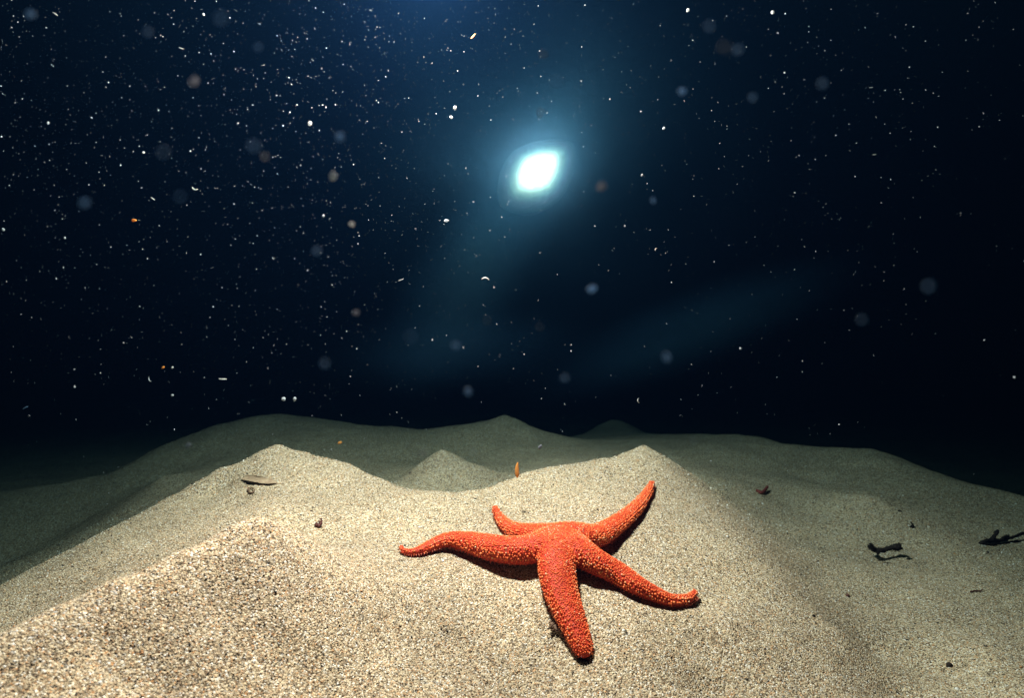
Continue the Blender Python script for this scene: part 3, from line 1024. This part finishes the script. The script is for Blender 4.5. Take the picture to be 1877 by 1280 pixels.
def lamp_glow():
    """scattering volume added round the lamp to make its broad glow"""
    c = px(985, 321, LAMP_D)
    rad = .78
    V, F = ICO3
    m = bpy.data.materials.new('lamp_glow')
    m.use_nodes = True
    nt = m.node_tree
    nt.nodes.remove(nt.nodes['Principled BSDF'])
    L = nt.links.new

    def math_node(op, a, b=None, c=None):
        n_ = nt.nodes.new('ShaderNodeMath')
        n_.operation = op
        for k, q in enumerate((a, b, c)):
            if q is None: continue
            if isinstance(q, (int, float)): n_.inputs[k].default_value = q
            else: L(q, n_.inputs[k])
        return n_.outputs['Value']
    tc = nt.nodes.new('ShaderNodeTexCoord')
    ln = nt.nodes.new('ShaderNodeVectorMath')
    ln.operation = 'LENGTH'
    L(tc.outputs['Object'], ln.inputs[0])
    mr = nt.nodes.new('ShaderNodeMapRange')
    mr.inputs['From Min'].default_value = rad
    mr.inputs['From Max'].default_value = 0
    L(ln.outputs['Value'], mr.inputs['Value'])
    core = math_node('MULTIPLY', math_node('POWER', mr.outputs['Result'], 14.0), GLOW_CORE)
    nz = nt.nodes.new('ShaderNodeTexNoise')
    nz.inputs['Scale'].default_value = 2.2
    nz.inputs['Detail'].default_value = 1
    L(tc.outputs['Object'], nz.inputs['Vector'])
    wide_glow = math_node('MULTIPLY', math_node('POWER', mr.outputs['Result'], 1.15), math_node('MULTIPLY', math_node('POWER', nz.outputs['Fac'], 2.0), GLOW_WIDE))
    v = nt.nodes.new('ShaderNodeVolumePrincipled')
    v.inputs['Anisotropy'].default_value = .2
    rp = ramp(nt, [(.0, (.09, .215, .46)), (.66, (.15, .27, .46)), (.82, (.34, .36, .52)), (.90, (.40, .58, .58)), (1.0, (.70, .85, .80))])  # halo tints by radius, put into the scatter colour
    L(mr.outputs['Result'], rp.inputs['Fac'])
    L(rp.outputs['Color'], v.inputs['Color'])
    v.inputs['Absorption Color'].default_value = (.9, .95, 1, 1)
    L(math_node('ADD', core, wide_glow), v.inputs['Density'])
    L(v.outputs['Volume'], nt.nodes['Material Output'].inputs['Volume'])
    o = link('glow_volume', mesh_any('glow_volume', V * rad, [tuple(f) for f in F]), m)
    o.location = c
    tag(o, 'added scattering volume that makes the pale glow round the lamp', 'silt', kind='stuff')


LAMP_D = 2.0          # metres from the lens
LAMP_E = 62
GLOW_CORE = .5
GLOW_WIDE = 7.5
lamp()
lamp_glow()


def beam_veil(u, v, d, long, wide, deep, angle, dens, label, seed):
    """long thin scattering volume added to imitate a streak of light"""
    m = bpy.data.materials.new('beam_veil')
    m.use_nodes = True
    nt = m.node_tree
    nt.nodes.remove(nt.nodes['Principled BSDF'])
    L = nt.links.new
    tc = nt.nodes.new('ShaderNodeTexCoord')
    ln = nt.nodes.new('ShaderNodeVectorMath')
    ln.operation = 'LENGTH'
    L(tc.outputs['Object'], ln.inputs[0])
    mr = nt.nodes.new('ShaderNodeMapRange')
    mr.interpolation_type = 'SMOOTHSTEP'
    mr.inputs['From Min'].default_value = 1.0
    mr.inputs['From Max'].default_value = 0.1
    mr.inputs['To Max'].default_value = dens
    L(ln.outputs['Value'], mr.inputs['Value'])
    v_ = nt.nodes.new('ShaderNodeVolumePrincipled')
    v_.inputs['Color'].default_value = (.09, .215, .45, 1)
    v_.inputs['Absorption Color'].default_value = (.9, .95, 1, 1)
    nz = nt.nodes.new('ShaderNodeTexNoise')
    nz.inputs['Scale'].default_value = 1.7
    nz.inputs['Detail'].default_value = 2
    L(tc.outputs['Object'], nz.inputs['Vector'])
    sq = nt.nodes.new('ShaderNodeMath')
    sq.operation = 'POWER'
    L(mr.outputs['Result'], sq.inputs[0])
    sq.inputs[1].default_value = 1.5
    ml = nt.nodes.new('ShaderNodeMath')
    ml.operation = 'MULTIPLY'
    L(sq.outputs['Value'], ml.inputs[0])
    L(nz.outputs['Fac'], ml.inputs[1])
    L(ml.outputs['Value'], v_.inputs['Density'])
    L(v_.outputs['Volume'], nt.nodes['Material Output'].inputs['Volume'])
    V, F = ICO3
    o = link('beam_veil', mesh_any('beam_veil', V, [tuple(f) for f in F]), m)
    o.location = px(u, v, d)
    o.scale = (long, deep, wide)
    o.rotation_euler = (0, math.radians(-angle), 0)
    tag(o, label, 'silt', kind='stuff')


beam_veil(865, 500, 1.6, .48, .20, .26, 57, 4.6, 'faint added veil imitating a light streak below left of the lamp', 1)
beam_veil(1270, 600, 1.6, .60, .14, .24, 21, 4.4, 'faint added slanting veil imitating a light streak above the right ripples', 2)
beam_veil(830, 640, 1.4, .40, .13, .22, 4, 2.2, 'faint added level veil imitating a light streak above the central ripples', 3)
# ------------------------------------------------------------------ the water itself
def haze():
    m = bpy.data.materials.new('sea_water')
    m.use_nodes = True
    nt = m.node_tree
    nt.nodes.remove(nt.nodes['Principled BSDF'])
    v = nt.nodes.new('ShaderNodeVolumePrincipled')
    v.inputs['Color'].default_value = (.00028, .00118, .0034, 1)
    v.inputs['Density'].default_value = 2.3
    v.inputs['Anisotropy'].default_value = .25
    v.inputs['Absorption Color'].default_value = (.25, .43, .445, 1)
    nt.links.new(v.outputs['Volume'], nt.nodes['Material Output'].inputs['Volume'])
    lo, hi = (-14.5, -9.5, H - 1.9), (14.5, 16.5, H + 1.35)
    vs_ = [(x, y, z) for x in (lo[0], hi[0]) for y in (lo[1], hi[1]) for z in (lo[2], hi[2])]
    fs = [(0, 1, 3, 2), (4, 6, 7, 5), (0, 4, 5, 1), (2, 3, 7, 6), (0, 2, 6, 4), (1, 5, 7, 3)]
    o = link('haze', mesh_np('haze', np.array(vs_, float), np.array(fs), 4), m)
    tag(o, 'murky dark blue night sea water filling the scene', 'water', kind='stuff')


haze()
